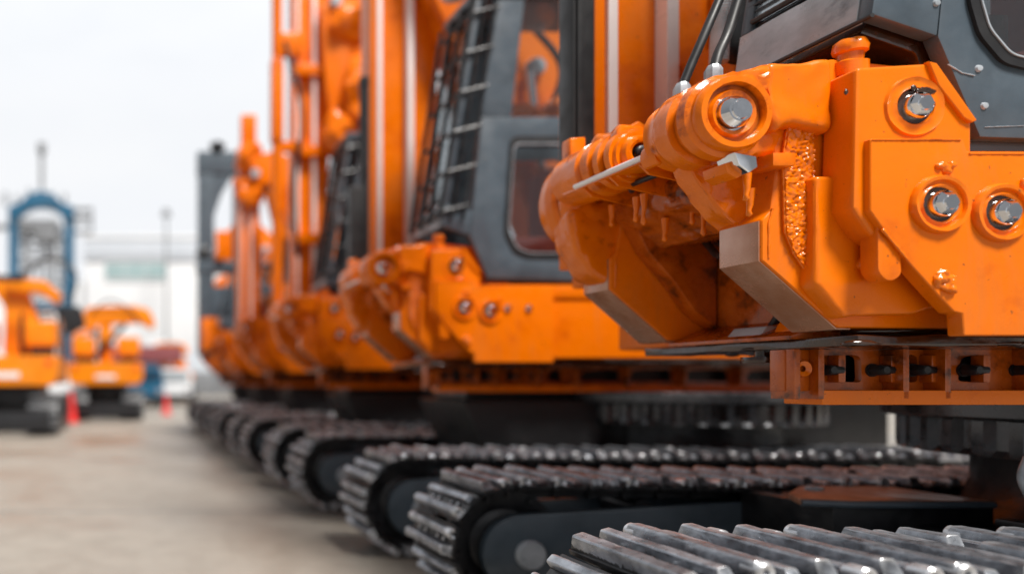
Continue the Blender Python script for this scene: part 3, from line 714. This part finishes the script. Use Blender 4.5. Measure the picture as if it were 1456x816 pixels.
# nearest: mast, black post, hoses, cab
leader(B)
obj('mast_post', [box(2.285, 2.395, 3.5, 3.62, 2.35, 9, .012), box(2.30, 2.335, 3.485, 3.5, 2.35, 9, .003)], 'rubber', B)
cab(B, True)
for i, (pts, r) in enumerate((([P3(971, 122, 2.86), P3(983, 92, 2.86), P3(1004, 44, 2.86), P3(1030, -20, 2.88), P3(1060, -120, 2.9)], .017),
                 ([P3(1016, 97, 2.75), P3(1022, 76, 2.76), P3(1036, 44, 2.78), P3(1056, -20, 2.8), P3(1090, -120, 2.82)], .018))):
    obj('hydraulic_hose', [tube(curve(pts, 8), r, 14)], 'rubber', B)
fit = []
for p in (P3(971, 122, 2.86), P3(1016, 97, 2.75)): fit += [lathe_z([(.03, p.z-.05), (.03, p.z-.01), (.02, p.z+.01)], p.x-.005, p.y, 8)]
objs('hose_fitting', fit, 'worn', B)
cs = []
cp = curve([P3(1022, 90, 3.1), P3(1024, 50, 3.1), P3(1030, 10, 3.1), P3(1050, -60, 3.1)], 24)
obj('corrugated_hose', tube(cp, [.032+.005*(i % 2) for i in range(len(cp))], 14), 'worn', B)
obj('lamp_housing', [blob(P3(1046, 40, 3.15), (.11, .06, .17), 3, .15, 8)], 'rubber', B)
obj('rear_cowl', [box(2.93, 3.9, 3.3, 4.1, 2.152, 3.05, .03)], 'orange', B)
obj('mounting_block', [box(2.74, 3.0, 2.95, 3.2, 2.48, 2.62, .01)], 'cast', B)
# second
leader(rigs[1]); cab(rigs[1]); guard(rigs[1])
obj('exhaust_pipe', [lathe_z([(.045, 2.2), (.045, 4.3), (.05, 4.3), (.05, 4.38)], 2.36, 3.5, 20), box(2.2, 2.36, 3.45, 3.55, 2.2, 3.3, .02)], 'rubber', rigs[1])
boom(rigs[1], [(4.7, 2.3), (4.5, 3.3), (3.95, 4.4), (3.35, 5.6), (2.9, 6.8)], 3.35, .4, .56)
objs('hydraulic_hose', [tube(curve([(3.18, 3.5, 5.2), (3.24, 3.5, 4.0), (3.16, 3.5, 3.0), (3.2, 3.5, 2.2)], 8), .025, 8), tube(curve([(3.9, 3.2, 3.7), (4.1, 3.15, 4.3), (3.8, 3.2, 4.8)], 8), .03, 8)], 'rubber', rigs[1])
obj('lift_cylinder', [tube([(3.5, 3.2, 3.5), (4.3, 3.2, 4.1)], .12, 14), blob((3.75, 3.2, 3.85), (.3, .1, .14), 3, .6, 6)], 'cast', rigs[1])
obj('cab_lamp', [blob((2.75, 2.45, 4.62), (.12, .10, .06), 2, .1)], 'worn', rigs[1])
# third
leader(rigs[2], 2.48, 9.0, 3.6, .52); cab(rigs[2]); guard(rigs[2])
obj('pipe_mast', [lathe_z([(.075, 2.2), (.075, 9)], 2.22, 3.5, 18), box(2.13, 2.30, 3.4, 3.6, 4.9, 6.1, .02), box(2.2, 2.6, 3.45, 3.55, 4.75, 4.9, .01), box(2.2, 2.6, 3.45, 3.55, 6.15, 6.5, .04)], 'orange', rigs[2])
boom(rigs[2], [(4.4, 2.3), (4.1, 3.4), (3.55, 4.6), (3.2, 5.6), (3.05, 6.9)], 3.4, .45, .30)
obj('lift_cylinder', [tube([(3.95, 3.2, 3.6), (3.5, 3.2, 6.2)], .10, 14), tube([(3.5, 3.2, 6.2), (3.4, 3.2, 6.9)], .05, 12)], 'cast', rigs[2])
obj('head_casting', [blob((3.1, 3.4, 5.0), (.22, .2, .30), 3, .5, 4), blob((3.4, 3.4, 6.6), (.45, .2, .32), 3, .6, 3, 4), blob((3.35, 3.3, 5.6), (.2, .15, .5), 3, .6, 4, 8)], 'cast', rigs[2])
objs('hydraulic_hose', [tube(curve([(2.3, 3.35, 6.3), (2.55, 3.3, 5.2), (2.42, 3.35, 4.2), (2.5, 3.4, 3.2)], 8), .03, 8), tube(curve([(3.6, 3.1, 6.4), (3.75, 3.1, 5.2), (3.4, 3.1, 4.4)], 8), .035, 8)], 'rubber', rigs[2])
obj('tool_carrier', prism([(2.98, 4.9), (3.35, 5.2), (3.75, 6.0), (3.6, 7.4), (3.1, 8.6), (2.95, 8.6)], 3.95, 4.3, .04), 'orange', rigs[2])
obj('carrier_drum', lathe([(0, 3.88), (.22, 3.88), (.25, 3.92), (.25, 4.36), (0, 4.36)], 3.3, 6.1, 28), 'cast', rigs[2])
objs('mast_collar', [box(2.44, 3.06, 3.52, 3.62, z, z+.16, .02) for z in (3.4, 4.7, 5.9)], 'cast', rigs[2])
obj('exhaust_pipe', [lathe_z([(.05, 2.2), (.05, 3.6)], 2.9, 4.0, 16)], 'rubber', rigs[2])
# fourth
leader(rigs[3], 2.20, 5.6, 3.6, .42); cab(rigs[3], shift=.1, roof=4.2)
objs('hydraulic_hose', [tube(curve([(2.7, 3.5, 5.2), (2.9, 3.4, 4.2), (2.7, 3.4, 3.2)], 8), .04, 8)], 'rubber', rigs[3])
obj('lift_cylinder', tube([(3.2, 3.2, 3.2), (2.75, 3.2, 5.0)], .12, 12), 'cast', rigs[3])
obj('mast_head', [blob((2.40, 3.6, 5.75), (.26, .25, .35), 3, .5, 4), box(2.25, 2.55, 3.5, 3.7, 5.9, 6.6, .04), box(2.1, 2.7, 3.5, 3.7, 5.2, 5.35, .03), blob((2.45, 3.6, 5.0), (.28, .2, .25), 3, .5, 4, 3)], 'orange', rigs[3])
boom(rigs[3], [(4.0, 2.3), (3.9, 3.6), (3.4, 4.9), (2.9, 5.5), (2.5, 5.4)], 3.4, .45, .36)
# fifth: dark portal mast
obj('winch_house', [box(2.0, 2.9, 3.5, 4.2, 2.1, 3.7, .08, 3)], 'slate', rigs[4])
objs('tool_rack', [box(1.8, 2.4, 3.26, 3.37, 2.1, 2.9, .03), box(2.15, 2.4, 3.26, 3.37, 4.3, 5.0, .05)], 'cast', rigs[4])
pm = [box(1.74, 2.13, 3.4, 3.7, 2.0, 6.85, .03), box(1.72, 2.75, 3.385, 3.715, 6.4, 6.95, .03), prism([(2.1, 6.5), (2.65, 6.5), (2.3, 5.9), (2.1, 5.3)], 3.42, 3.68, .02), box(2.6, 2.78, 3.41, 3.69, 4.2, 6.5, .03), box(1.71, 2.765, 3.375, 3.725, 4.0, 4.3, .03)]
obj('mast', pm, 'slate', rigs[4]); cab(rigs[4], shift=-.5, roof=4.0)
objs('mast_head', [blob((1.9, 3.5, 4.5), (.2, .15, .25), 3, .5, 5), blob((2.2, 3.4, 7.05), (.2, .1, .15), 2, .3)], 'iron', rigs[4])
boom(rigs[4], [(4.0, 2.3), (3.9, 3.4), (3.4, 4.6), (2.8, 5.0), (2.3, 4.3)], 3.5, .45, .3)
# sixth
cab(rigs[5], shift=-.1, roof=3.9); boom(rigs[5], [(4.0, 2.3), (3.7, 3.4), (3.0, 4.2), (2.4, 3.7)], 3.4, .45, .3)

# ------------------------------------------------------------ excavators across the yard (seen end on)
def far_excavator(loc, label, arm_up=True, rz=0, flip=1):
    r = empty('excavator', loc, label, 'excavator', 'excavators across the yard', rz); z3 = (0, 0, 0)
    for s in (-1, 1):
        x = s*.98
        pts = rnd([(-1.9, .12), (-1.6, .0), (1.6, .0), (1.9, .12), (2.05, .5), (1.7, .98), (-1.7, .98), (-2.05, .5)], .14, 3)
        b = prism(pts, -.36, .36, .02)
        xf(b, Matrix.Translation((x, 0, 0)) @ Matrix.Rotation(math.pi/2, 4, 'Z'))
        t = obj('crawler_track', b, 'iron', r, z3)
        tr = [box(x-.38, x+.38, -1.75+k*.22, -1.65+k*.22, .975, 1.02, .006) for k in range(16)]
        tr += [box(x-.38, x+.38, -2.10, -2.0, .22+.16*k, .29+.16*k, .006) for k in range(4)]
        so_ = obj('track_shoe', tr, 'grey', t, z3); so_['kind'] = 'stuff'
    obj('carbody', box(-.8, .8, -.9, .9, .4, 1.28, .05), 'iron', r, z3)
    obj('blade', prism([(-1.25, .15), (1.25, .15), (1.2, .62), (-1.2, .62)], -2.45, -2.38, .02), 'iron', r, z3)
    obj('house', box(-1.28, 1.28, -1.2, 1.8, 1.3, 2.05, .12, 4), 'yellow', r, z3)
    obj('counterweight', prism(rnd([(-1.34, 1.5), (-1.2, 1.26), (1.2, 1.26), (1.34, 1.5), (1.34, 2.02), (-1.34, 2.02)], .12, 3), -1.75, -1.15, .1, 4), 'yellow', r, z3)
    obj('number_plate', box(-.35, .35, -1.77, -1.745, 1.45, 1.6, .005), 'white', r, z3)
    for s in (-1, 1):
        obj('tail_light', box(s*1.1-.08, s*1.1+.08, -1.78, -1.74, 1.8, 1.9, .01), 'red', r, z3)
        obj('hood', box(s*.82-.42, s*.82+.42, -1.1, -.3, 2.3, 2.98, .1, 3), 'yellow', r, z3)
        obj('hood_base', box(s*.82-.3, s*.82+.3, -1.0, -.3, 2.052, 2.31, .02), 'iron', r, z3)
    f = flip
    lo, hi = (-1.25, -.45) if f > 0 else (.45, 1.25)
    fr = [box(lo, hi, -.2, 1.3, 2.06, 2.2, .03), box(lo-.05, hi+.05, -.25, 1.35, 3.25, 3.4, .05)]
    for xx in (lo+.04, hi-.04):
        for yy in (-.15, 1.25): fr.append(box(xx-.04, xx+.04, yy-.04, yy+.04, 2.2, 3.25, .01))
    c = obj('cab', fr, 'slate', r, z3)
    objs('window_glass', [box(lo+.08, hi-.08, -.16, -.15, 2.22, 3.24, 0), box(hi-.045, hi-.035, -.1, 1.2, 2.22, 3.24, 0), box(lo+.035, lo+.045, -.1, 1.2, 2.22, 3.24, 0)], 'glass', c, z3)
    objs('exhaust_pipe', [lathe_z([(.06, 2.05), (.06, 3.2)], -f*.25, -.7, 14)], 'iron', r, z3)
    objs('handrail', [tube(curve([(-f*1.2, -.9, 2.05), (-f*1.2, -.9, 3.1), (-f*1.0, -.8, 3.2), (-f*.7, -.8, 3.2)], 5), .03, 8)], 'white', r, z3)
    if arm_up:
        bo = obj('boom', prism(rnd([(-1.15, 3.35), (-1.3, 3.0), (-.7, 3.1), (-.3, 3.5), (1.3, 3.55), (1.7, 3.3), (1.85, 3.5), (1.6, 4.05), (1.0, 4.2), (-.7, 4.15)], .12, 3), -.5, -.1, .03), 'yellow', r, z3)
        obj('arm', box(-.28, .22, -.45, -.1, 2.06, 3.5, .04), 'yellow', r, z3)
        obj('boom_cylinder', tube([(-.5, -.6, 2.2), (.7, -.6, 3.5)], .09, 12), 'iron', bo, z3)
        objs('hydraulic_hose', [tube(curve([(-.6, -.55, 3.9), (.1, -.7, 4.35), (.9, -.55, 4.0), (1.3, -.5, 3.5)], 6), .035, 8)], 'rubber', r, z3)
    else:
        bo = obj('boom', prism(rnd([(-.3, 2.06), (.6, 2.06), (.65, 3.1), (.4, 3.9), (-.2, 4.3), (-.7, 4.3), (-.6, 3.9), (-.25, 3.4)], .15, 3), -.5, -.1, .03), 'yellow', r, z3)
        obj('arm', prism([(-.2, 4.25), (.9, 4.1), (1.35, 3.7), (1.2, 3.45), (.8, 3.75), (-.2, 3.85)], -.75, -.35, .03), 'yellow', r, z3)
        obj('grab', prism(rnd([(1.2, 3.4), (1.85, 3.4), (2.0, 2.9), (1.5, 2.6), (1.35, 3.0)], .08, 3), -.8, -.3, .03), 'iron', r, z3)
        objs('hydraulic_hose', [tube(curve([(-.6, -.8, 4.3), (-1.2, -.8, 5.0), (-1.6, -.8, 4.4), (-1.4, -.8, 3.4)], 6), .06, 8), tube(curve([(.2, -.8, 4.2), (1.0, -.8, 4.7), (1.7, -.8, 4.3), (1.6, -.8, 3.5)], 6), .05, 8)], 'rubber', r, z3)
        obj('front_frame', [box(-1.15, -1.0, -1.4, -1.2, 2.05, 4.6, .02), box(-1.15, .4, -1.4, -1.2, 4.0, 4.15, .02)], 'iron', r, z3)
    return r
e1 = far_excavator((-.75, 26.0, 0), 'orange excavator with level boom, right behind the left red cone', True)
e2 = far_excavator((-3.1, 19.3, 0), 'orange excavator with raised crooked boom, cut off by the left edge', False, 0, -1)
e3 = far_excavator((2.75, 50.0, 0), 'small far orange excavator behind the right hand red cone', True, .5)

# cones
def cone(loc, h, label):
    r = empty('traffic_cone', loc, label, 'traffic cone', 'red traffic cones'); z3 = (0, 0, 0)
    obj('cone_body', lathe_z([(.20*h, .03), (.19*h, .06), (.045*h, h*.96), (.03*h, h)], 0, 0, 28), 'red', r, z3)
    obj('cone_base', box(-.27*h, .27*h, -.27*h, .27*h, 0, .035, .008), 'red', r, z3)
    obj('cone_band', lathe_z([(.1195*h+.012, h*.5), (.091*h+.012, h*.68)], 0, 0, 28), 'red', r, z3)
cone((-1.86, 23, 0), 1.05, 'red traffic cone between the two end-on orange excavators')
cone((1.66, 28.6, 0), .85, 'red traffic cone close to the far end of the row')

# ------------------------------------------------------------ things beyond
def gantry():
    Y = 52.0; r = empty('gantry_crane', (-6.4, Y, 0), 'tall blue portal crane with thin spire on the far left', 'crane'); o = (-6.4, Y, 0)
    x0, x1 = -9.0, -4.0
    top = 14.6
    f = [box(x0, x0+.75, Y, Y+.8, 0, top, .05), box(x1-.75, x1, Y, Y+.8, 0, top, .05)]
    arc = [(x1, top-1.2), (x1, top), (x1-.9, top+.35), (x1-1.6, top+1.0), (-6.5, top+1.25), (x0+1.6, top+1.0), (x0+.9, top+.35), (x0, top), (x0, top-1.2)]+[(-6.5+1.7*math.cos(math.pi*k/14), top-1.1+1.1*math.sin(math.pi*k/14)) for k in range(14, -1, -1)]
    f.append(prism(arc, Y-.1, Y+.9, .05))
    f += [box(x0, x1, Y+.1, Y+.7, 6.6, 7.3, .04), tube([(x0+.4, Y+.4, 7.2), (x1-.4, Y+.4, 2)], .16, 8), tube([(x1-.4, Y+.4, 7.2), (x0+.4, Y+.4, 2)], .16, 8)]
    obj('portal_frame', f, 'blue', r, o)
    obj('trolley', [box(-8.2, -5.2, Y-.2, Y+1, top-1.9, top-.9, .1), box(-7.0, -5.3, Y-.2, Y+1, top-2.6, top-1.8, .1)], 'grey', r, o)
    lat = []
    rr = random.Random(4)
    for k in range(16):
        z = 7.4+k*.36; lat += [tube([(-8.2, Y+.5, z+rr.uniform(-.3, .3)), (-4.8, Y+.5, z+rr.uniform(-.9, .9))], .10, 6)]
    for k in range(12):
        x = -8.2+k*.3; lat.append(tube([(x, Y+.5, 7.2), (x+rr.uniform(-.6, .6), Y+.5, 13.2)], .09, 6))
    lat += [box(x0-.35+k*.9, x0-.1+k*.9, Y, Y+.4, top+.1+rr.random()*.4, top+.9+rr.random()*.8, .02) for k in range(6)]
    obj('lattice', lat, 'grey', r, o)
    obj('spire', [tube([(-6.5, Y+.4, top+1.5), (-6.5, Y+.4, top+4.6)], .16, 10), box(-6.8, -6.2, Y+.1, Y+.7, top+4.2, top+5.0, .08)], 'grey', r, o)
    objs('side_platform', [box(x1, -2.6, Y, Y+.8, top-1.0, top-.7, .03), box(x1, -2.6, Y, Y+.8, top-.2, top-.05, .02), box(x1, -2.6, Y, Y+.8, top-1.9, top-1.75, .02), box(-2.75, -2.6, Y, Y+.8, top-1.9, top, .02), box(x0-1.6, x0, Y, Y+.8, top-1.6, top-1.3, .03)], 'grey', r, o)
gantry()
def warehouse():
    Y = 74; r = empty('warehouse', (3, Y, 0), 'pale warehouse with a teal window band under its flat roof', 'building'); o = (3, Y, 0)
    x0, x1 = -4.5, 14; zt = 17.1
    obj('wall', [box(x0, x1, Y, Y+20, 0, zt-.4, .02), box(x0-1.8, x0-.02, Y+1, Y+18, 0, 12.3, .02), box(x0-30, x0-1.85, Y+6, Y+18, 0, 11.2, .02)]+[box(x0+.2+1.6*k, x0+.28+1.6*k, Y-.03, Y+.1, 0, zt-.45, 0) for k in range(11)], 'white', r, o)
    obj('fascia', box(x0-.1, x1+.1, Y-.2, Y-.035, zt-2.6, zt-.42, .02), 'pale', r, o)
    obj('roof', [box(x0-.15, x1+.15, Y-.3, Y+20.2, zt-.4, zt, .03)], 'white', r, o)
    w = obj('window', [box(-2.3, 4.2, Y-.06, Y+.02, 12.4, 14.2, .02)], 'teal', r, o)
    obj('window_frame', [box(-2.4, 4.3, Y-.12, Y-.06, 12.25, 12.42, .01), box(-2.4, 4.3, Y-.12, Y-.06, 14.18, 14.35, .01)]+[box(-2.4+2.2*k, -2.32+2.2*k, Y-.12, Y-.06, 12.42, 14.18, .01) for k in range(4)], 'white', w, o)
    objs('loading_door', [box(0.2, 4.2, Y-.06, Y+.02, .02, 5, .02), box(6, 10, Y-.06, Y+.02, .02, 5, .02)], 'pale', r, o)
warehouse()
def container(x, y, w, h, d, z, m, label, rz=0):
    r = empty('shipping_container', (x, y, z), label, 'container', 'shipping containers beyond the yard', rz); o = (0, 0, 0)
    b = [box(-w/2, w/2, 0, d, .05, h, .02)]
    n = int(w/.28)
    b += [box(-w/2+.1+k*(w-.2)/n, -w/2+.22+k*(w-.2)/n, -.03, .02, .15, h-.12, .01) for k in range(n)]
    obj('container_body', b, m, r, o)
    objs('corner_post', [box(sx*w/2-.08, sx*w/2+.08, -.05, .08, 0, h+.02, .01) for sx in (-1, 1)], m, r, o)
container(-.2, 46, 4.6, 2.6, 2.4, 0, 'navy', 'navy shipping container, lower one under the red container')
container(1.2, 46.1, 5.0, 1.15, 2.4, 2.62, 'redpaint', 'red shipping container stacked on the navy one')
container(2.6, 62.5, 6.0, 2.6, 2.4, 0, 'blue', 'blue shipping container in front of the warehouse wall')
container(3.4, 62.6, 3.0, 2.5, 2.4, 2.65, 'white', 'white shipping container stacked on the blue one')
def truck(x, y, rz, m, label, s=1.0):
    r = empty('parked_van', (x, y, 0), label, 'van', 'vans parked beyond the yard', rz); o = (0, 0, 0)
    body = prism(rnd([(-1.0, .35), (1.0, .35), (1.0, 1.35), (.86, 2.1), (-.86, 2.1), (-1.0, 1.35)], .15, 3), 0, 4.6, .06, 3)
    obj('body', body, m, r, o)
    obj('windscreen', prism(rnd([(-.84, 1.35), (.84, 1.35), (.76, 1.95), (-.76, 1.95)], .08, 3), -.02, .03, 0), 'glass', r, o)
    obj('bumper', box(-.98, .98, -.1, .05, .3, .6, .05, 3), 'iron', r, o)
    for sx in (-1, 1):
        for yy in (.85, 3.7):
            w = lathe([(0, -.11), (.33, -.11), (.35, -.08), (.35, .08), (.33, .11), (0, .11)], 0, 0, 24)
            xf(w, Matrix.Translation((sx*.92, yy, .35)) @ Matrix.Rotation(math.pi/2, 4, 'Z')); obj('wheel', w, 'rubber', r, o)
        obj('headlight', box(sx*.75-.16, sx*.75+.16, -.06, .0, .78, .98, .03), 'chrome', r, o)
truck(.95, 35.5, .1, 'blue', 'blue van parked right of the far end-on excavator')
truck(2.75, 39.5, -.1, 'white', 'white van parked close to the far end of the row')
truck(-4.4, 42, 0, 'white', 'white van glimpsed between the two end-on excavators')
def lamp(x, y, h, label):
    r = empty('lamp_post', (x, y, 0), label, 'lamp post'); o = (0, 0, 0)
    obj('pole', lathe_z([(.16, 0), (.10, h)], 0, 0, 12), 'grey', r, o)
    obj('lamp_head', [box(-.5, .5, -.2, .2, h, h+.35, .06), box(-.3, .3, -.15, .15, h+.35, h+.8, .05)], 'grey', r, o)
lamp(4.05, 70, 18.2, 'thin lamp mast standing in front of the warehouse roofline')
# hoarding along the yard's far edge
fr = empty('site_fence', (0, 60, 0), 'grey site fence running in front of the warehouse', 'fence')
obj('panel', [box(-40+k*2.5, -37.6+k*2.5, 60, 60.05, .15, 2.2, .01) for k in range(32)], 'grey', fr, (0, 60, 0))
obj('post', [box(-40.07+k*2.5, -39.98+k*2.5, 59.97, 60.1, 0, 2.35, .01) for k in range(33)], 'grey', fr, (0, 60, 0))

# ------------------------------------------------------------ ground
bm = bmesh.new(); bmesh.ops.create_grid(bm, x_segments=8, y_segments=8, size=600)
g = obj('ground', bm, 'ground', None, (0, 0, 0)); g['kind'] = 'structure'
jt = []
for k in range(-4, 14): jt.append(box(-60, 60, k*5.0+2.2, k*5.0+2.215, .001, .004, 0))
j = obj('ground_joints', jt, 'grey', None, (0, 0, 0)); j['kind'] = 'structure'
if False: pass

# ------------------------------------------------------------ light
w = bpy.data.worlds.new('World'); S.world = w; w.use_nodes = True
t = w.node_tree; bg = t.nodes['Background']
sky = t.nodes.new('ShaderNodeTexSky'); sky.sky_type = 'NISHITA'; sky.sun_disc = False
EL, AZ = 60, 158          # sun behind the camera, a little to the left
sky.sun_elevation = R(EL); sky.sun_rotation = R(AZ); sky.dust_density = 3
tc = t.nodes.new('ShaderNodeTexCoord')
nz = t.nodes.new('ShaderNodeTexNoise'); nz.inputs['Scale'].default_value = 2.2; nz.inputs['Detail'].default_value = 6
mp = t.nodes.new('ShaderNodeMapping'); mp.inputs['Scale'].default_value = (1, 1, 2.2)
t.links.new(tc.outputs['Generated'], mp.inputs[0]); t.links.new(mp.outputs[0], nz.inputs['Vector'])
cl = ramp(t, nz.outputs['Fac'], [(.3, (7.0, 7.25, 7.6)), (.5, (7.7, 7.85, 8.1)), (.7, (8.1, 8.15, 8.25))])
sp = t.nodes.new('ShaderNodeSeparateXYZ'); t.links.new(tc.outputs['Generated'], sp.inputs[0])
zr = ramp(t, sp.outputs['Z'], [(.0, (.98,)*3), (.35, (1.0,)*3), (.8, (1.2,)*3)])
mu = t.nodes.new('ShaderNodeMixRGB'); mu.blend_type = 'MULTIPLY'; mu.inputs[0].default_value = 1
t.links.new(cl, mu.inputs[1]); t.links.new(zr, mu.inputs[2])
mx = t.nodes.new('ShaderNodeMixRGB'); mx.inputs[0].default_value = .96
t.links.new(sky.outputs[0], mx.inputs[1]); ym = t.nodes.new('ShaderNodeMath'); ym.operation = 'MULTIPLY_ADD'; ym.inputs[1].default_value = .5; ym.inputs[2].default_value = .5
t.links.new(sp.outputs['Y'], ym.inputs[0])
yr = ramp(t, ym.outputs[0], [(.03, (.85,)*3), (.16, (.22,)*3), (.72, (.28,)*3), (.925, (1.0,)*3)])   # sky dimmed overhead and sideways for contrast, brighter behind for chrome
mu2 = t.nodes.new('ShaderNodeMixRGB'); mu2.blend_type = 'MULTIPLY'; mu2.inputs[0].default_value = 1
t.links.new(mu.outputs[0], mu2.inputs[1]); t.links.new(yr, mu2.inputs[2])
t.links.new(mu2.outputs[0], mx.inputs[2])
t.links.new(mx.outputs[0], bg.inputs[0]); bg.inputs[1].default_value = .1
sl = bpy.data.lights.new('sun', 'SUN'); sl.energy = 5.0; sl.angle = R(16); sl.color = (1, .96, .9)
so = bpy.data.objects.new('sun', sl); COL.objects.link(so)
a = R(AZ); d = Vector((math.sin(a)*math.cos(R(EL)), math.cos(a)*math.cos(R(EL)), math.sin(R(EL))))
so.rotation_euler = (-d).to_track_quat('-Z', 'Y').to_euler()

# ------------------------------------------------------------ camera
cd = bpy.data.cameras.new('camera'); co = bpy.data.objects.new('camera', cd); COL.objects.link(co)
co.location = (0, 0, H); co.rotation_euler = (R(90), 0, 0)
cd.sensor_width = 36; cd.lens = F/1456*36
cd.shift_x = (728-VX)/1456; cd.shift_y = (VY-408)/1456
cd.clip_start = .05; cd.clip_end = 3000
cd.dof.use_dof = True; cd.dof.focus_distance = 2.62; cd.dof.aperture_fstop = .46; cd.dof.aperture_blades = 0
S.camera = co
S.view_settings.view_transform = 'Standard'; S.view_settings.look = 'None'
S.view_settings.exposure = .3; S.view_settings.gamma = 1
S.render.resolution_x = 1024; S.render.resolution_y = 573
